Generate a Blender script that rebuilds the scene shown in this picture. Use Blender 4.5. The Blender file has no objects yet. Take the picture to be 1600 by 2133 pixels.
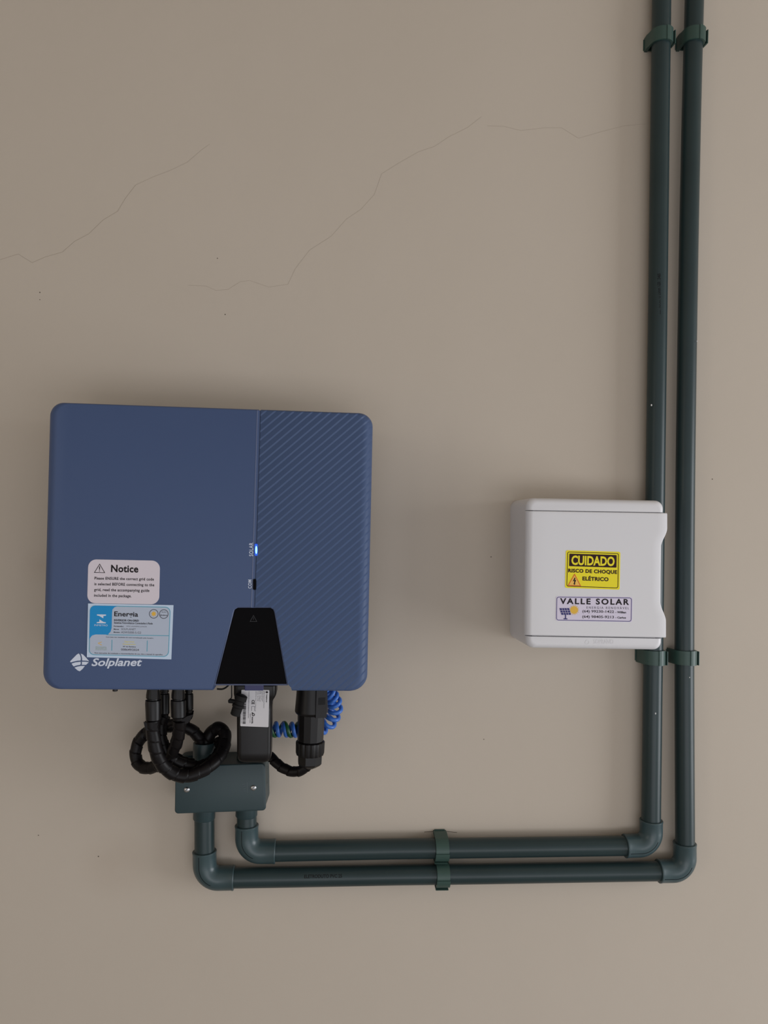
import bpy, bmesh, math, random
from mathutils import Vector, Matrix
random.seed(7)
C = bpy.context.scene.collection
V = Vector

# ------------------------------------------------------------ camera, light, exposure
F_PX, DIST, EYE = 1600.0, 1.03, 1.50
YAW, PITCH, ROLL = math.radians(4.60), math.radians(1.38), math.radians(1.27)
CAM = V((0.0, -DIST, EYE))
fwd = V((math.sin(YAW)*math.cos(PITCH), math.cos(YAW)*math.cos(PITCH), math.sin(PITCH)))
r0 = fwd.cross(V((0, 0, 1))).normalized()
u0 = r0.cross(fwd).normalized()
RT = r0*math.cos(ROLL) + u0*math.sin(ROLL)
UP = -r0*math.sin(ROLL) + u0*math.cos(ROLL)
cd = bpy.data.cameras.new('camera'); cam = bpy.data.objects.new('camera', cd); C.objects.link(cam)
cd.sensor_width = 36; cd.lens = 36*F_PX/2133.0; cd.clip_start = 0.02
cam.matrix_world = Matrix.Translation(CAM) @ Matrix((RT, UP, -fwd)).transposed().to_4x4()
S = bpy.context.scene
S.camera = cam
S.view_settings.view_transform = 'Standard'; S.view_settings.look = 'None'
S.view_settings.gamma = 1; S.view_settings.exposure = 0.03
w = bpy.data.worlds.new('world'); S.world = w; w.use_nodes = True
w.node_tree.nodes['Background'].inputs[0].default_value = (0.96, 0.96, 0.98, 1)
w.node_tree.nodes['Background'].inputs[1].default_value = 0.60

def area(name, loc, target, sx, sy, energy, col):
    l = bpy.data.lights.new(name, 'AREA'); l.shape = 'RECTANGLE'; l.size = sx; l.size_y = sy
    l.energy = energy; l.color = col
    o = bpy.data.objects.new(name, l); C.objects.link(o); o.location = loc
    o.rotation_euler = (V(target)-V(loc)).to_track_quat('-Z', 'Y').to_euler()
    return o
# daylight entering the porch through its open right side, and a weaker glow from the open front
area('daylight_right_opening', (2.9, -0.95, 1.15), (0.2, 0, 1.25), 1.3, 1.7, 40, (0.93, 0.96, 1.0))
area('daylight_front_opening', (0.6, -3.3, 0.45), (0.2, 0, 1.1), 3.0, .9, 18, (0.93, 0.94, 1.0))
area('left_wall_bounce_fill', (-2.15, -1.9, 1.4), (0.3, 0, 1.3), 1.0, 1.8, 7, (1.0, 0.97, 0.92))  # added fill lamp standing in for bounce off the closed left wall

def P(x, y, h=0.0):
    """point at height h off the wall seen at photo pixel x, y"""
    d = fwd*F_PX + RT*(x-800.0) - UP*(y-1066.5)
    t = (-h - CAM.y)/d.y
    return CAM + d*t

# ------------------------------------------------------------ materials
def mat(name, col, rough=0.5, spec=0.5, metal=0.0, noise=0.0, nscale=60, bump=0.0, bscale=400, coat=0.0):
    m = bpy.data.materials.new(name); m.use_nodes = True
    nt = m.node_tree; b = nt.nodes['Principled BSDF']
    b.inputs['Base Color'].default_value = (*col, 1); b.inputs['Roughness'].default_value = rough
    b.inputs['Specular IOR Level'].default_value = spec; b.inputs['Metallic'].default_value = metal
    b.inputs['Coat Weight'].default_value = coat
    tc = nt.nodes.new('ShaderNodeNewGeometry')
    if noise:
        n = nt.nodes.new('ShaderNodeTexNoise'); n.inputs['Scale'].default_value = nscale; n.inputs['Detail'].default_value = 5
        nt.links.new(tc.outputs['Position'], n.inputs['Vector'])
        r = nt.nodes.new('ShaderNodeMapRange'); r.inputs[1].default_value = .3; r.inputs[2].default_value = .7
        r.inputs[3].default_value = 1-noise; r.inputs[4].default_value = 1+noise
        nt.links.new(n.outputs['Fac'], r.inputs[0])
        mx = nt.nodes.new('ShaderNodeVectorMath'); mx.operation = 'SCALE'; mx.inputs[0].default_value = col
        nt.links.new(r.outputs[0], mx.inputs['Scale']); nt.links.new(mx.outputs[0], b.inputs['Base Color'])
    if bump:
        n = nt.nodes.new('ShaderNodeTexNoise'); n.inputs['Scale'].default_value = bscale; n.inputs['Detail'].default_value = 3
        nt.links.new(tc.outputs['Position'], n.inputs['Vector'])
        bp = nt.nodes.new('ShaderNodeBump'); bp.inputs['Strength'].default_value = 1; bp.inputs['Distance'].default_value = bump
        nt.links.new(n.outputs['Fac'], bp.inputs['Height']); nt.links.new(bp.outputs[0], b.inputs['Normal'])
    return m
def srgb(r, g, b):
    f = lambda c: ((c/255+.055)/1.055)**2.4 if c > 10 else c/255/12.92
    return (f(r), f(g), f(b))
M = {}
M['floor'] = mat('floor_tile', srgb(150, 146, 140), .5)
M['ceiling'] = mat('ceiling_paint', srgb(190, 178, 160), .9)
M['blue'] = mat('blue_powder_coat', srgb(66, 85, 124), .48, .4, bump=.00004, bscale=1400)
M['blue_dark'] = mat('blue_housing', srgb(42, 52, 74), .5, .4)
M['rim'] = mat('blue_grey_rim', srgb(92, 102, 132), .4)
M['gloss_black'] = mat('black_gloss_plastic', srgb(10, 9, 11), .5, .04)
M['black'] = mat('black_plastic', srgb(15, 13, 14), .38, .32)
M['wrap'] = mat('black_spiral_wrap', srgb(17, 14, 15), .42, .2)
M['black_matte'] = mat('black_rubber', srgb(9, 8, 9), .7, .3)
M['pipe'] = mat('slate_pipe_plastic', srgb(40, 55, 57), .34, .35, noise=.08, nscale=14)
M['elbow'] = mat('slate_elbow_plastic', srgb(58, 76, 80), .33, .5, noise=.04, nscale=30)
M['clamp'] = mat('green_clamp_plastic', srgb(52, 76, 70), .42, .45)
M['jbox'] = mat('slate_box_plastic', srgb(40, 59, 63), .42, .45, noise=.05, nscale=20)
M['white'] = mat('white_box_plastic', srgb(217, 216, 219), .4, .45)
M['seam'] = mat('seam_shadow_grey', srgb(110, 106, 106), .7)
M['paper'] = mat('white_label_paper', srgb(216, 207, 216), .45, .4)
M['paper_blue'] = mat('pale_blue_label_paper', srgb(196, 214, 236), .4, .4)
M['paper_grey'] = mat('grey_label_paper', srgb(205, 203, 206), .45, .4)
M['label_field'] = mat('grey_blue_label_field', srgb(180, 190, 208), .45, .3)
M['ink'] = mat('black_ink', srgb(28, 22, 26), .6, .2)
M['ink_soft'] = mat('grey_ink', srgb(78, 78, 88), .6, .2)
M['ink_brown'] = mat('dark_brown_ink', srgb(48, 22, 24), .6, .2)
M['ink_blue'] = mat('cyan_blue_ink', srgb(20, 142, 206), .5, .3)
M['ink_teal'] = mat('teal_ink', srgb(72, 160, 186), .5, .3)
M['ink_yellow'] = mat('yellow_ink', srgb(238, 222, 36), .5, .3)
M['ink_pale_yellow'] = mat('pale_yellow_ink', srgb(214, 206, 140), .5, .3)
M['ink_orange'] = mat('orange_ink', srgb(226, 180, 70), .5, .3)
M['ink_red'] = mat('red_orange_ink', srgb(220, 96, 30), .5, .3)
M['ink_peach'] = mat('peach_ink', srgb(240, 190, 90), .5, .3)
M['ink_navy'] = mat('navy_ink', srgb(50, 48, 110), .5, .3)
M['ink_green'] = mat('pale_green_ink', srgb(140, 165, 140), .5, .3)
M['ink_white'] = mat('pale_print', srgb(212, 220, 236), .5, .3)
M['ink_lilac'] = mat('lilac_label_paper', srgb(214, 206, 224), .45, .3)
M['print_dim'] = mat('dark_grey_print', srgb(44, 44, 48), .5, .3)
M['pipe_print'] = mat('black_pipe_print', srgb(26, 30, 32), .6, .2)
M['steel'] = mat('screw_steel', (.55, .55, .56), .28, .5, metal=1)
M['slot'] = mat('screw_slot_dark', srgb(40, 40, 42), .5)
M['wire_blue'] = mat('blue_wire_insulation', srgb(56, 110, 196), .35, .5)
M['wire_green'] = mat('green_wire_insulation', srgb(30, 84, 46), .35, .5)
M['blue_ring'] = mat('blue_seal_plastic', srgb(26, 28, 92), .4)
M['chip'] = mat('pale_scuff', srgb(200, 200, 200), .6)
def emit(name, col, s):
    m = bpy.data.materials.new(name); m.use_nodes = True; nt = m.node_tree
    b = nt.nodes['Principled BSDF']; b.inputs['Base Color'].default_value = (*col, 1)
    b.inputs['Emission Color'].default_value = (*col, 1); b.inputs['Emission Strength'].default_value = s
    return m
M['led_blue'] = emit('led_blue_glow', (.01, .08, .60), .7)
M['led_core'] = emit('led_white_glow', (.30, .68, 1.0), 1.1)

# ridged blue panel: diagonal saw-tooth ribs
def ridged():
    m = mat('blue_ribbed_coat', srgb(65, 84, 120), .5, .35); nt = m.node_tree; b = nt.nodes['Principled BSDF']
    g = nt.nodes.new('ShaderNodeNewGeometry')
    dp = nt.nodes.new('ShaderNodeVectorMath'); dp.operation = 'DOT_PRODUCT'
    a = math.radians(42); pitch = .0070
    dp.inputs[1].default_value = (-math.sin(a)/pitch, 0, math.cos(a)/pitch)
    fr = nt.nodes.new('ShaderNodeMath'); fr.operation = 'FRACT'
    nt.links.new(g.outputs['Position'], dp.inputs[0]); nt.links.new(dp.outputs['Value'], fr.inputs[0])
    cv = nt.nodes.new('ShaderNodeValToRGB'); e = cv.color_ramp.elements
    e[0].position = 0; e[0].color = (1, 1, 1, 1); e[1].position = 1; e[1].color = (1, 1, 1, 1)
    for p_, c_ in ((.40, .5), (.70, .06), (.74, .0), (.98, .98)):
        k = e.new(p_); k.color = (c_, c_, c_, 1)
    cv.color_ramp.interpolation = 'LINEAR'
    nt.links.new(fr.outputs[0], cv.inputs[0])
    bp = nt.nodes.new('ShaderNodeBump'); bp.inputs['Distance'].default_value = .00090; bp.inputs['Strength'].default_value = 1
    nt.links.new(cv.outputs[0], bp.inputs['Height']); nt.links.new(bp.outputs[0], b.inputs['Normal'])
    return m
M['ribbed'] = ridged()

def wall_mat():
    m = bpy.data.materials.new('beige_wall_paint'); m.use_nodes = True; nt = m.node_tree; N = nt.nodes; L = nt.links
    b = N['Principled BSDF']; b.inputs['Roughness'].default_value = .75; b.inputs['Specular IOR Level'].default_value = .25
    g = N.new('ShaderNodeNewGeometry')
    def noise(s, d):
        n = N.new('ShaderNodeTexNoise'); n.inputs['Scale'].default_value = s; n.inputs['Detail'].default_value = d
        L.new(g.outputs['Position'], n.inputs['Vector']); return n
    n1 = noise(3.0, 4); n2 = noise(28, 4)
    base = N.new('ShaderNodeMix'); base.data_type = 'RGBA'
    base.inputs['A'].default_value = (*srgb(188, 177, 163), 1); base.inputs['B'].default_value = (*srgb(194, 183, 170), 1)
    L.new(n1.outputs['Fac'], base.inputs['Factor'])
    cur = base.outputs['Result']
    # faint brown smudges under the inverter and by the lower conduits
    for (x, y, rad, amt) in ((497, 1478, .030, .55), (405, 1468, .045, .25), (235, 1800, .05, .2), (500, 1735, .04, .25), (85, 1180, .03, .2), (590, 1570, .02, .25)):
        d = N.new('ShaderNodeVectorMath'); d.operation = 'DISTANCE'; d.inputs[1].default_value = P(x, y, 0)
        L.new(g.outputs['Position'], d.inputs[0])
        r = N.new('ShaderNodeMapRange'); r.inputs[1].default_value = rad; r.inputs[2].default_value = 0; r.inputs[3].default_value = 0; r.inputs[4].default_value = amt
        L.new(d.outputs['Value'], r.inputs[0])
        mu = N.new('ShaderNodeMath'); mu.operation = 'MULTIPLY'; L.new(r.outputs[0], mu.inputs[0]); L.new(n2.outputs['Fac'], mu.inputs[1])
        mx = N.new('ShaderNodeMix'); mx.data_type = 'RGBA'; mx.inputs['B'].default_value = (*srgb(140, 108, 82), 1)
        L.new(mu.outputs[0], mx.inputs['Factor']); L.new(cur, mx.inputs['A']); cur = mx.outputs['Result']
    L.new(cur, b.inputs['Base Color'])
    bn = noise(9, 6); bp = N.new('ShaderNodeBump'); bp.inputs['Distance'].default_value = .0012; bp.inputs['Strength'].default_value = .6
    L.new(bn.outputs['Fac'], bp.inputs['Height'])
    bn2 = noise(450, 2); bp2 = N.new('ShaderNodeBump'); bp2.inputs['Distance'].default_value = .00008; bp2.inputs['Strength'].default_value = .6
    L.new(bn2.outputs['Fac'], bp2.inputs['Height']); L.new(bp.outputs[0], bp2.inputs['Normal']); L.new(bp2.outputs[0], b.inputs['Normal'])
    return m
M['wall'] = wall_mat()
M['crack'] = mat('hairline_crack', srgb(166, 153, 138), .9)
M['speck'] = mat('dark_speck', srgb(90, 78, 68), .9)

# ------------------------------------------------------------ helpers
WL = {}
def root(name, loc, label, cat, group=None):
    o = bpy.data.objects.new(name, None); C.objects.link(o); o.location = loc; o.empty_display_size = .02
    o['label'] = label; o['category'] = cat
    if group: o['group'] = group
    WL[o] = V(loc); return o
def add(name, verts, faces, m, parent=None, smooth=True, label=None, angle=40, mats=None, fm=None):
    vs = [V(v) for v in verts]
    lo = V((min(v.x for v in vs), min(v.y for v in vs), min(v.z for v in vs)))
    hi = V((max(v.x for v in vs), max(v.y for v in vs), max(v.z for v in vs)))
    c = (lo+hi)/2
    me = bpy.data.meshes.new(name); me.from_pydata([v-c for v in vs], [], faces)
    me.materials.append(m)
    if mats:
        for k in mats: me.materials.append(k)
        for p, i in zip(me.polygons, fm): p.material_index = i
    bm = bmesh.new(); bm.from_mesh(me); bmesh.ops.remove_doubles(bm, verts=bm.verts, dist=1e-7)
    if smooth is not None: bmesh.ops.recalc_face_normals(bm, faces=bm.faces)
    if smooth:
        for f in bm.faces: f.smooth = True
        for e in bm.edges:
            if len(e.link_faces) == 2 and e.calc_face_angle(0) > math.radians(angle): e.smooth = False
    bm.to_mesh(me); bm.free()
    o = bpy.data.objects.new(name, me); C.objects.link(o)
    if parent is not None: o.parent = parent; o.location = c-WL[parent]
    else: o.location = c
    WL[o] = c
    if label: o['label'] = label
    return o
class MB:
    def __init__(s): s.v = []; s.f = []; s.m = []; s.mi = 0
    def put(s, vs, fs):
        k = len(s.v); s.v += [V(v) for v in vs]; s.f += [tuple(i+k for i in f) for f in fs]; s.m += [s.mi]*len(fs); return s
    def build(s, name, m, parent=None, **kw):
        if kw.get('mats'): kw['fm'] = s.m
        return add(name, s.v, s.f, m, parent, **kw)
    def rings(s, rings, cap0=True, cap1=True):
        n = len(rings[0]); vs = [v for r in rings for v in r]; fs = []
        for i in range(len(rings)-1):
            for j in range(n):
                a = i*n+j; b = i*n+(j+1) % n; fs.append((a, b, b+n, a+n))
        if cap0: fs.append(tuple(range(n-1, -1, -1)))
        if cap1: fs.append(tuple(range((len(rings)-1)*n, len(rings)*n)))
        return s.put(vs, fs)
    def box(s, c, ax, ay, az):   # centre and half axis vectors
        vs = [c+ax*i+ay*j+az*k for i in (-1, 1) for j in (-1, 1) for k in (-1, 1)]
        return s.put(vs, [(0, 1, 3, 2), (4, 6, 7, 5), (0, 4, 5, 1), (2, 3, 7, 6), (0, 2, 6, 4), (1, 5, 7, 3)])
def spline(pts, n=8):
    """Catmull-Rom through points (any tuple size)"""
    out = []; pts = [tuple(p) for p in pts]
    for i in range(len(pts)-1):
        p0 = pts[max(i-1, 0)]; p1 = pts[i]; p2 = pts[i+1]; p3 = pts[min(i+2, len(pts)-1)]
        for k in range(n):
            t = k/n
            out.append(tuple(.5*((2*b)+(-a+c)*t+(2*a-5*b+4*c-d)*t*t+(-a+3*b-3*c+d)*t**3) for a, b, c, d in zip(p0, p1, p2, p3)))
    out.append(pts[-1]); return out
def resample(pts, step):
    out = [pts[0]]; acc = 0
    for a, b in zip(pts, pts[1:]):
        l = (b-a).length
        if l < 1e-9: continue
        t = step-acc
        while t <= l:
            out.append(a+(b-a)*(t/l)); t += step
        acc = l-(t-step)
    if (out[-1]-pts[-1]).length > step*.3: out.append(pts[-1])
    return out
def frames(path):
    T = []
    for i in range(len(path)):
        T.append((path[min(i+1, len(path)-1)]-path[max(i-1, 0)]).normalized())
    n = T[0].cross(V((0, 1, 0)))
    if n.length < .1: n = T[0].cross(V((1, 0, 0)))
    n.normalize(); out = []
    for i, t in enumerate(T):
        n = (n-t*n.dot(t)).normalized(); out.append((t, n, t.cross(n)))
    return out
def tube_rings(path, rad, seg=24, hexa=False):
    rs = []; s = 0; fr = frames(path)
    for i, p in enumerate(path):
        if i: s += (p-path[i-1]).length
        t, n, b = fr[i]; ring = []
        for k in range(seg):
            a = 2*math.pi*k/seg
            r = rad(s, a) if callable(rad) else rad
            ring.append(p+(n*math.cos(a)+b*math.sin(a))*r)
        rs.append(ring)
    return rs
def wrap_rad(r, pitch=.011, step=.0010):
    def f(s, a):
        ph = (s/pitch+a/(2*math.pi)) % 1.0
        x = r-step/2+step*ph
        if ph > .94: x = r-step*.9
        if s < .008: x += .0016*(1-s/.008)*(1 if math.sin(a+1) > .2 else .2)
        return x
    return f
def lathe(mb, prof, a, b, n, seg=32, ribs=0, ribd=0):
    """prof: list of (t, r); axis from point a along unit b; radial ref n"""
    m = b.cross(n); rings = []
    for t, r in prof:
        ring = []
        for k in range(seg):
            an = 2*math.pi*k/seg; rr = r
            if ribs and (k % (seg//ribs)) == 0: rr = r-ribd
            ring.append(a+b*t+(n*math.cos(an)+m*math.sin(an))*rr)
        rings.append(ring)
    return mb.rings(rings)
def rrect(w, h, r, n=8, r2=None):
    """rounded rectangle outline centred on 0, counter-clockwise, y up"""
    rr = [r]*4 if not isinstance(r, (list, tuple)) else list(r)   # order: TR, TL, BL, BR
    out = []
    for (sx, sy, a0, q) in ((1, 1, 0, rr[0]), (-1, 1, 90, rr[1]), (-1, -1, 180, rr[2]), (1, -1, 270, rr[3])):
        cx = sx*(w/2-q); cy = sy*(h/2-q)
        for k in range(n+1):
            a = math.radians(a0+90*k/n); out.append((cx+q*math.cos(a), cy+q*math.sin(a)))
    return out

# text -> flat polygons in a unit box, cached
TC = {}
def text_poly(body, bold=0.0, shear=0.0, space=1.0):
    key = (body, bold, shear, space)
    if key in TC: return TC[key]
    cu = bpy.data.curves.new('t', 'FONT'); cu.body = body; cu.offset = bold; cu.shear = shear; cu.space_character = space
    cu.resolution_u = 3; cu.fill_mode = 'FRONT'
    o = bpy.data.objects.new('t', cu); C.objects.link(o)
    dg = bpy.context.evaluated_depsgraph_get(); dg.update()
    me = bpy.data.meshes.new_from_object(o.evaluated_get(dg))
    vs = [(v.co.x, v.co.y) for v in me.vertices]; fs = [tuple(p.vertices) for p in me.polygons]
    bpy.data.objects.remove(o); bpy.data.meshes.remove(me); bpy.data.curves.remove(cu)
    x0 = min(v[0] for v in vs); x1 = max(v[0] for v in vs); y0 = min(v[1] for v in vs); y1 = max(v[1] for v in vs)
    res = ([((x-x0)/(x1-x0), 1-(y-y0)/(y1-y0)) for x, y in vs], fs); TC[key] = res; return res
class Ink:
    """flat print at height h; local (u, v) go through fn to photo pixels, then to the plane"""
    def __init__(s, h, fn=None): s.h = h; s.fn = fn or (lambda u, v: (u, v)); s.b = {}
    def mb(s, m): return s.b.setdefault(m, MB())
    def pt(s, u, v, dh=0.0): x, y = s.fn(u, v); return P(x, y, s.h+dh)
    def poly(s, m, pts, dh=0.0):
        s.mb(m).put([s.pt(u, v, dh) for u, v in pts], [tuple(range(len(pts)))])
    def text(s, m, body, u0, v0, u1, v1, bold=0.0, shear=0.0, rot=0, space=1.0, dh=0.0):
        vs, fs = text_poly(body, bold, shear, space); q = []
        for a, b in vs:
            if rot == 90: u, v = u0+(u1-u0)*b, v1-(v1-v0)*a     # reads upwards
            elif rot == -90: u, v = u1-(u1-u0)*b, v0+(v1-v0)*a  # reads downwards
            else: u, v = u0+(u1-u0)*a, v0+(v1-v0)*b
            q.append(s.pt(u, v, dh))
        s.mb(m).put(q, fs)
    def line(s, m, a, b, t, dh=0.0):
        dx, dy = b[0]-a[0], b[1]-a[1]; l = math.hypot(dx, dy); nx, ny = -dy/l*t/2, dx/l*t/2
        s.poly(m, [(a[0]+nx, a[1]+ny), (b[0]+nx, b[1]+ny), (b[0]-nx, b[1]-ny), (a[0]-nx, a[1]-ny)], dh)
    def frame(s, m, outer, inner, dh=0.0):
        n = len(outer); vs = [s.pt(*p, dh) for p in outer+inner]
        s.mb(m).put(vs, [(i, (i+1) % n, n+(i+1) % n, n+i) for i in range(n)])
    def rr(s, m, x0, y0, x1, y1, r, dh=0.0):
        s.poly(m, [((x0+x1)/2+a, (y0+y1)/2-b) for a, b in rrect(x1-x0, y1-y0, r)], dh)
    def rrframe(s, m, x0, y0, x1, y1, r, t, dh=0.0):
        f = lambda e: [((x0+x1)/2+a, (y0+y1)/2-b) for a, b in rrect(x1-x0-2*e, y1-y0-2*e, max(r-e, .1))]
        s.frame(m, f(0), f(t), dh)
    def disc(s, m, x, y, r, dh=0.0, n=24):
        s.poly(m, [(x+r*math.cos(2*math.pi*k/n), y+r*math.sin(2*math.pi*k/n)) for k in range(n)], dh)
    def circ(s, m, x, y, r, t, dh=0.0, n=28):
        f = lambda q: [(x+q*math.cos(2*math.pi*k/n), y+q*math.sin(2*math.pi*k/n)) for k in range(n)]
        s.frame(m, f(r), f(r-t), dh)
    def tri(s, m, a, b, c, t, dh=0.0):
        cx = (a[0]+b[0]+c[0])/3; cy = (a[1]+b[1]+c[1])/3
        def inset(p): d = math.hypot(p[0]-cx, p[1]-cy); k = 1-2*t/d; return (cx+(p[0]-cx)*k, cy+(p[1]-cy)*k)
        s.frame(m, [a, b, c], [inset(a), inset(b), inset(c)], dh)
    def build(s, parent, names):
        for m, mb in s.b.items():
            o = mb.build(names.get(m, 'lettering'), M[m], parent, smooth=None)
            # face the room
            me = o.data
            bm = bmesh.new(); bm.from_mesh(me)
            fl = [f for f in bm.faces if f.normal.y > 0]
            if fl: bmesh.ops.reverse_faces(bm, faces=fl)
            bm.to_mesh(me); bm.free()
def quadfn(tl, tr, br, bl, W, H):
    def f(u, v):
        a, b = u/W, v/H
        return tuple((1-b)*((1-a)*tl[i]+a*tr[i])+b*((1-a)*bl[i]+a*br[i]) for i in (0, 1))
    return f
def paper(parent, name, fn, W, H, r, h, m, label, t=.00025, rlist=None):
    out = [(W/2+a, H/2-b) for a, b in rrect(W, H, rlist or r)]
    mb = MB(); mb.rings([[P(*fn(u, v), h-.00005) for u, v in out], [P(*fn(u, v), h+t) for u, v in out]])
    return mb.build(name, M[m], parent, smooth=False, label=label)

# ------------------------------------------------------------ the setting
def struct(o): o['kind'] = 'structure'; return o
mb = MB(); wy = 0.0
# wall slab, front face at y = 0; hairline cracks and specks lie in its surface
mb.box(V((0, .075, 1.4)), V((3.2, 0, 0)), V((0, .075, 0)), V((0, 0, 1.4)))
def crack(pts, wd, mi):
    mb.mi = mi
    for a, b in zip(pts, pts[1:]):
        A, B = P(*a, .00012), P(*b, .00012); d = (B-A).normalized(); n = V((-d.z, 0, d.x))*wd/2
        mb.put([A+n, B+n, B-n, A-n], [(0, 1, 2, 3)])
    mb.mi = 0
crack([(-60, 560), (0, 541), (38, 529), (52, 538), (67, 547), (95, 535), (130, 525), (155, 503), (185, 487), (215, 458), (245, 440), (262, 412), (283, 385)], .00045, 1)
crack([(392, 594), (430, 596), (450, 605), (475, 603), (500, 587), (520, 584), (560, 598), (600, 592)], .0003, 1)
crack([(283, 385), (320, 368), (352, 356), (390, 338), (420, 312), (437, 300)], .0003, 1)
crack([(600, 592), (615, 560), (645, 521), (690, 492), (722, 456), (752, 436), (780, 405), (795, 362), (830, 340), (872, 316), (905, 305), (935, 285), (975, 265), (1003, 243)], .0003, 1)
crack([(1015, 262), (1050, 263), (1085, 272), (1135, 266), (1170, 266), (1205, 288), (1250, 275), (1300, 262), (1345, 258)], .0003, 1)
crack([(884, 1733), (905, 1732), (932, 1732), (952, 1734)], .0007, 2)
for x, y, r in ((83, 609, 1.3), (83, 624, 1.0), (453, 538, 1.1), (469, 655, 1.3), (1484, 998, 1.2), (205, 1784, 1.4), (1023, 1160, 1.2), (80, 1740, 1.1), (1008, 1540, 1.0)):
    mb.mi = 2; mb.put([P(x+r*math.cos(k*math.pi/4), y+r*math.sin(k*math.pi/4), .00012) for k in range(8)], [tuple(range(8))]); mb.mi = 0
wall = struct(mb.build('wall_back', M['wall'], smooth=False, mats=[M['crack'], M['speck']]))
wall['label'] = 'plain beige painted wall with faint hairline cracks'
mb = MB(); mb.box(V((0, -1.75, -.05)), V((3.2, 0, 0)), V((0, 1.75, 0)), V((0, 0, .05)))
struct(mb.build('floor', M['floor'], smooth=False))
mb = MB(); mb.box(V((0, -1.75, 2.85)), V((3.2, 0, 0)), V((0, 1.75, 0)), V((0, 0, .05)))
struct(mb.build('ceiling', M['ceiling'], smooth=False))
mb = MB(); mb.box(V((-2.3, -1.75, 1.4)), V((.06, 0, 0)), V((0, 1.75, 0)), V((0, 0, 1.4)))
struct(mb.build('wall_left', M['ceiling'], smooth=False))

# ------------------------------------------------------------ the inverter
HI = .145; HO = .132
qi = [P(105, 838.5, HO), P(777.5, 862, HO), P(765, 1438, HO), P(89, 1434, HO)]   # TL TR BR BL, outline
inv_c = sum(qi, V())/4
inv = root('solar_inverter', V((inv_c.x, 0, (qi[2].z+qi[3].z)/2)), 'blue wall mounted solar inverter with ribbed right side and lit blue indicator', 'inverter')
IW = ((qi[1]-qi[0]).length+(qi[2]-qi[3]).length)/2; IH = ((qi[0]-qi[3]).length+(qi[1]-qi[2]).length)/2
def imap(x, z, h):   # x,z centred in the outline
    a = x/IW+.5; b = .5-z/IH
    p = (qi[0]*(1-a)+qi[1]*a)*(1-b)+(qi[3]*(1-a)+qi[2]*a)*b
    return V((p.x, -h, p.z))
def shell_rings():
    rs = []
    def ring(il, it, h, r):
        w_ = IW-2*il; h_ = IH-2*it
        return [imap(x, z, h) for x, z in rrect(w_, h_, [r, r, r+.004, r+.003], n=10)]
    rs.append(ring(.0, .0, .035, .016)); rs.append(ring(0, 0, HO-.004, .016))
    for k in range(0, 9):
        a = k/8*math.pi/2
        rs.append(ring(.0130*(1-math.cos(a)), .0032*(1-math.cos(a)), HO-.004+(HI-HO+.004)*math.sin(a), .016-.003*(k/8)))
    return rs
mb = MB(); mb.rings(shell_rings())
def bm_from(mb):
    me = bpy.data.meshes.new('tmp'); me.from_pydata(mb.v, [], mb.f); bm = bmesh.new(); bm.from_mesh(me); bpy.data.meshes.remove(me)
    bmesh.ops.recalc_face_normals(bm, faces=bm.faces); return bm
def cut(bm, a, b, keep_left):
    """cut by the plane holding points a, b and the y axis; keep the side left or right of it, cap"""
    d = (b-a).normalized(); n = V((d.z, 0, -d.x))     # right of the direction when going up
    if n.x < 0: n = -n
    r = bmesh.ops.bisect_plane(bm, geom=bm.verts[:]+bm.edges[:]+bm.faces[:], plane_co=a, plane_no=n, clear_outer=keep_left, clear_inner=not keep_left)
    ed = [e for e in r['geom_cut'] if isinstance(e, bmesh.types.BMEdge)]
    bmesh.ops.holes_fill(bm, edges=ed)
def bm_mesh(bm):
    me = bpy.data.meshes.new('tmp'); bm.to_mesh(me); bm.free(); return me
def boolean(me, cutter, op='DIFFERENCE'):
    a = bpy.data.objects.new('a', me); b = bpy.data.objects.new('b', cutter); C.objects.link(a); C.objects.link(b)
    md = a.modifiers.new('m', 'BOOLEAN'); md.object = b; md.operation = op; md.solver = 'EXACT'
    dg = bpy.context.evaluated_depsgraph_get(); dg.update()
    out = bpy.data.meshes.new_from_object(a.evaluated_get(dg))
    bpy.data.objects.remove(a); bpy.data.objects.remove(b)
    return out
def add_me(name, me, m, parent, **kw):
    return add(name, [v.co.copy() for v in me.vertices], [tuple(p.vertices) for p in me.polygons], m, parent, **kw)
def trap(e, h0, h1, extra=0):
    # trapezoid of the black terminal cover, photo outline grown by e pixels
    o = [(487.2-e, 1276), (489.0-e*.85, 1270.3-e*.45), (495, 1266.5-e), (563, 1266.5-e), (569.0+e*.85, 1270.3-e*.45), (571.2+e, 1276), (597+e*1.1, 1425+extra), (449-e*1.2, 1425+extra)]
    if extra:
        o = o[:6]+[(597+e*1.1, 1425), (604+e, 1425+extra*.6), (614, 1425+extra*3), (440, 1425+extra*3), (445-e, 1425+extra*.6), (449-e*1.2, 1425)]
    m_ = MB(); m_.rings([[V((P(x, y, HI).x, -h0, P(x, y, HI).z)) for x, y in o], [V((P(x, y, HI).x, -h1, P(x, y, HI).z)) for x, y in o]])
    return m_
cutter = lambda: bm_mesh(bm_from(trap(2.2, .02, .2, 12)))
g0, g1 = (537.5, 850), (524.2, 1300)
def gx(dx): return P(g0[0]+dx, g0[1], HI), P(g1[0]+dx, g1[1], HI)
bm = bm_from(mb); cut(bm, *gx(0), True); me = boolean(bm_mesh(bm), cutter()); add_me('front_panel', me, M['blue'], inv)
bm = bm_from(mb); cut(bm, *gx(6.0), False); me = boolean(bm_mesh(bm), cutter()); add_me('ribbed_panel', me, M['ribbed'], inv, label='diagonally ribbed blue panel')
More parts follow.
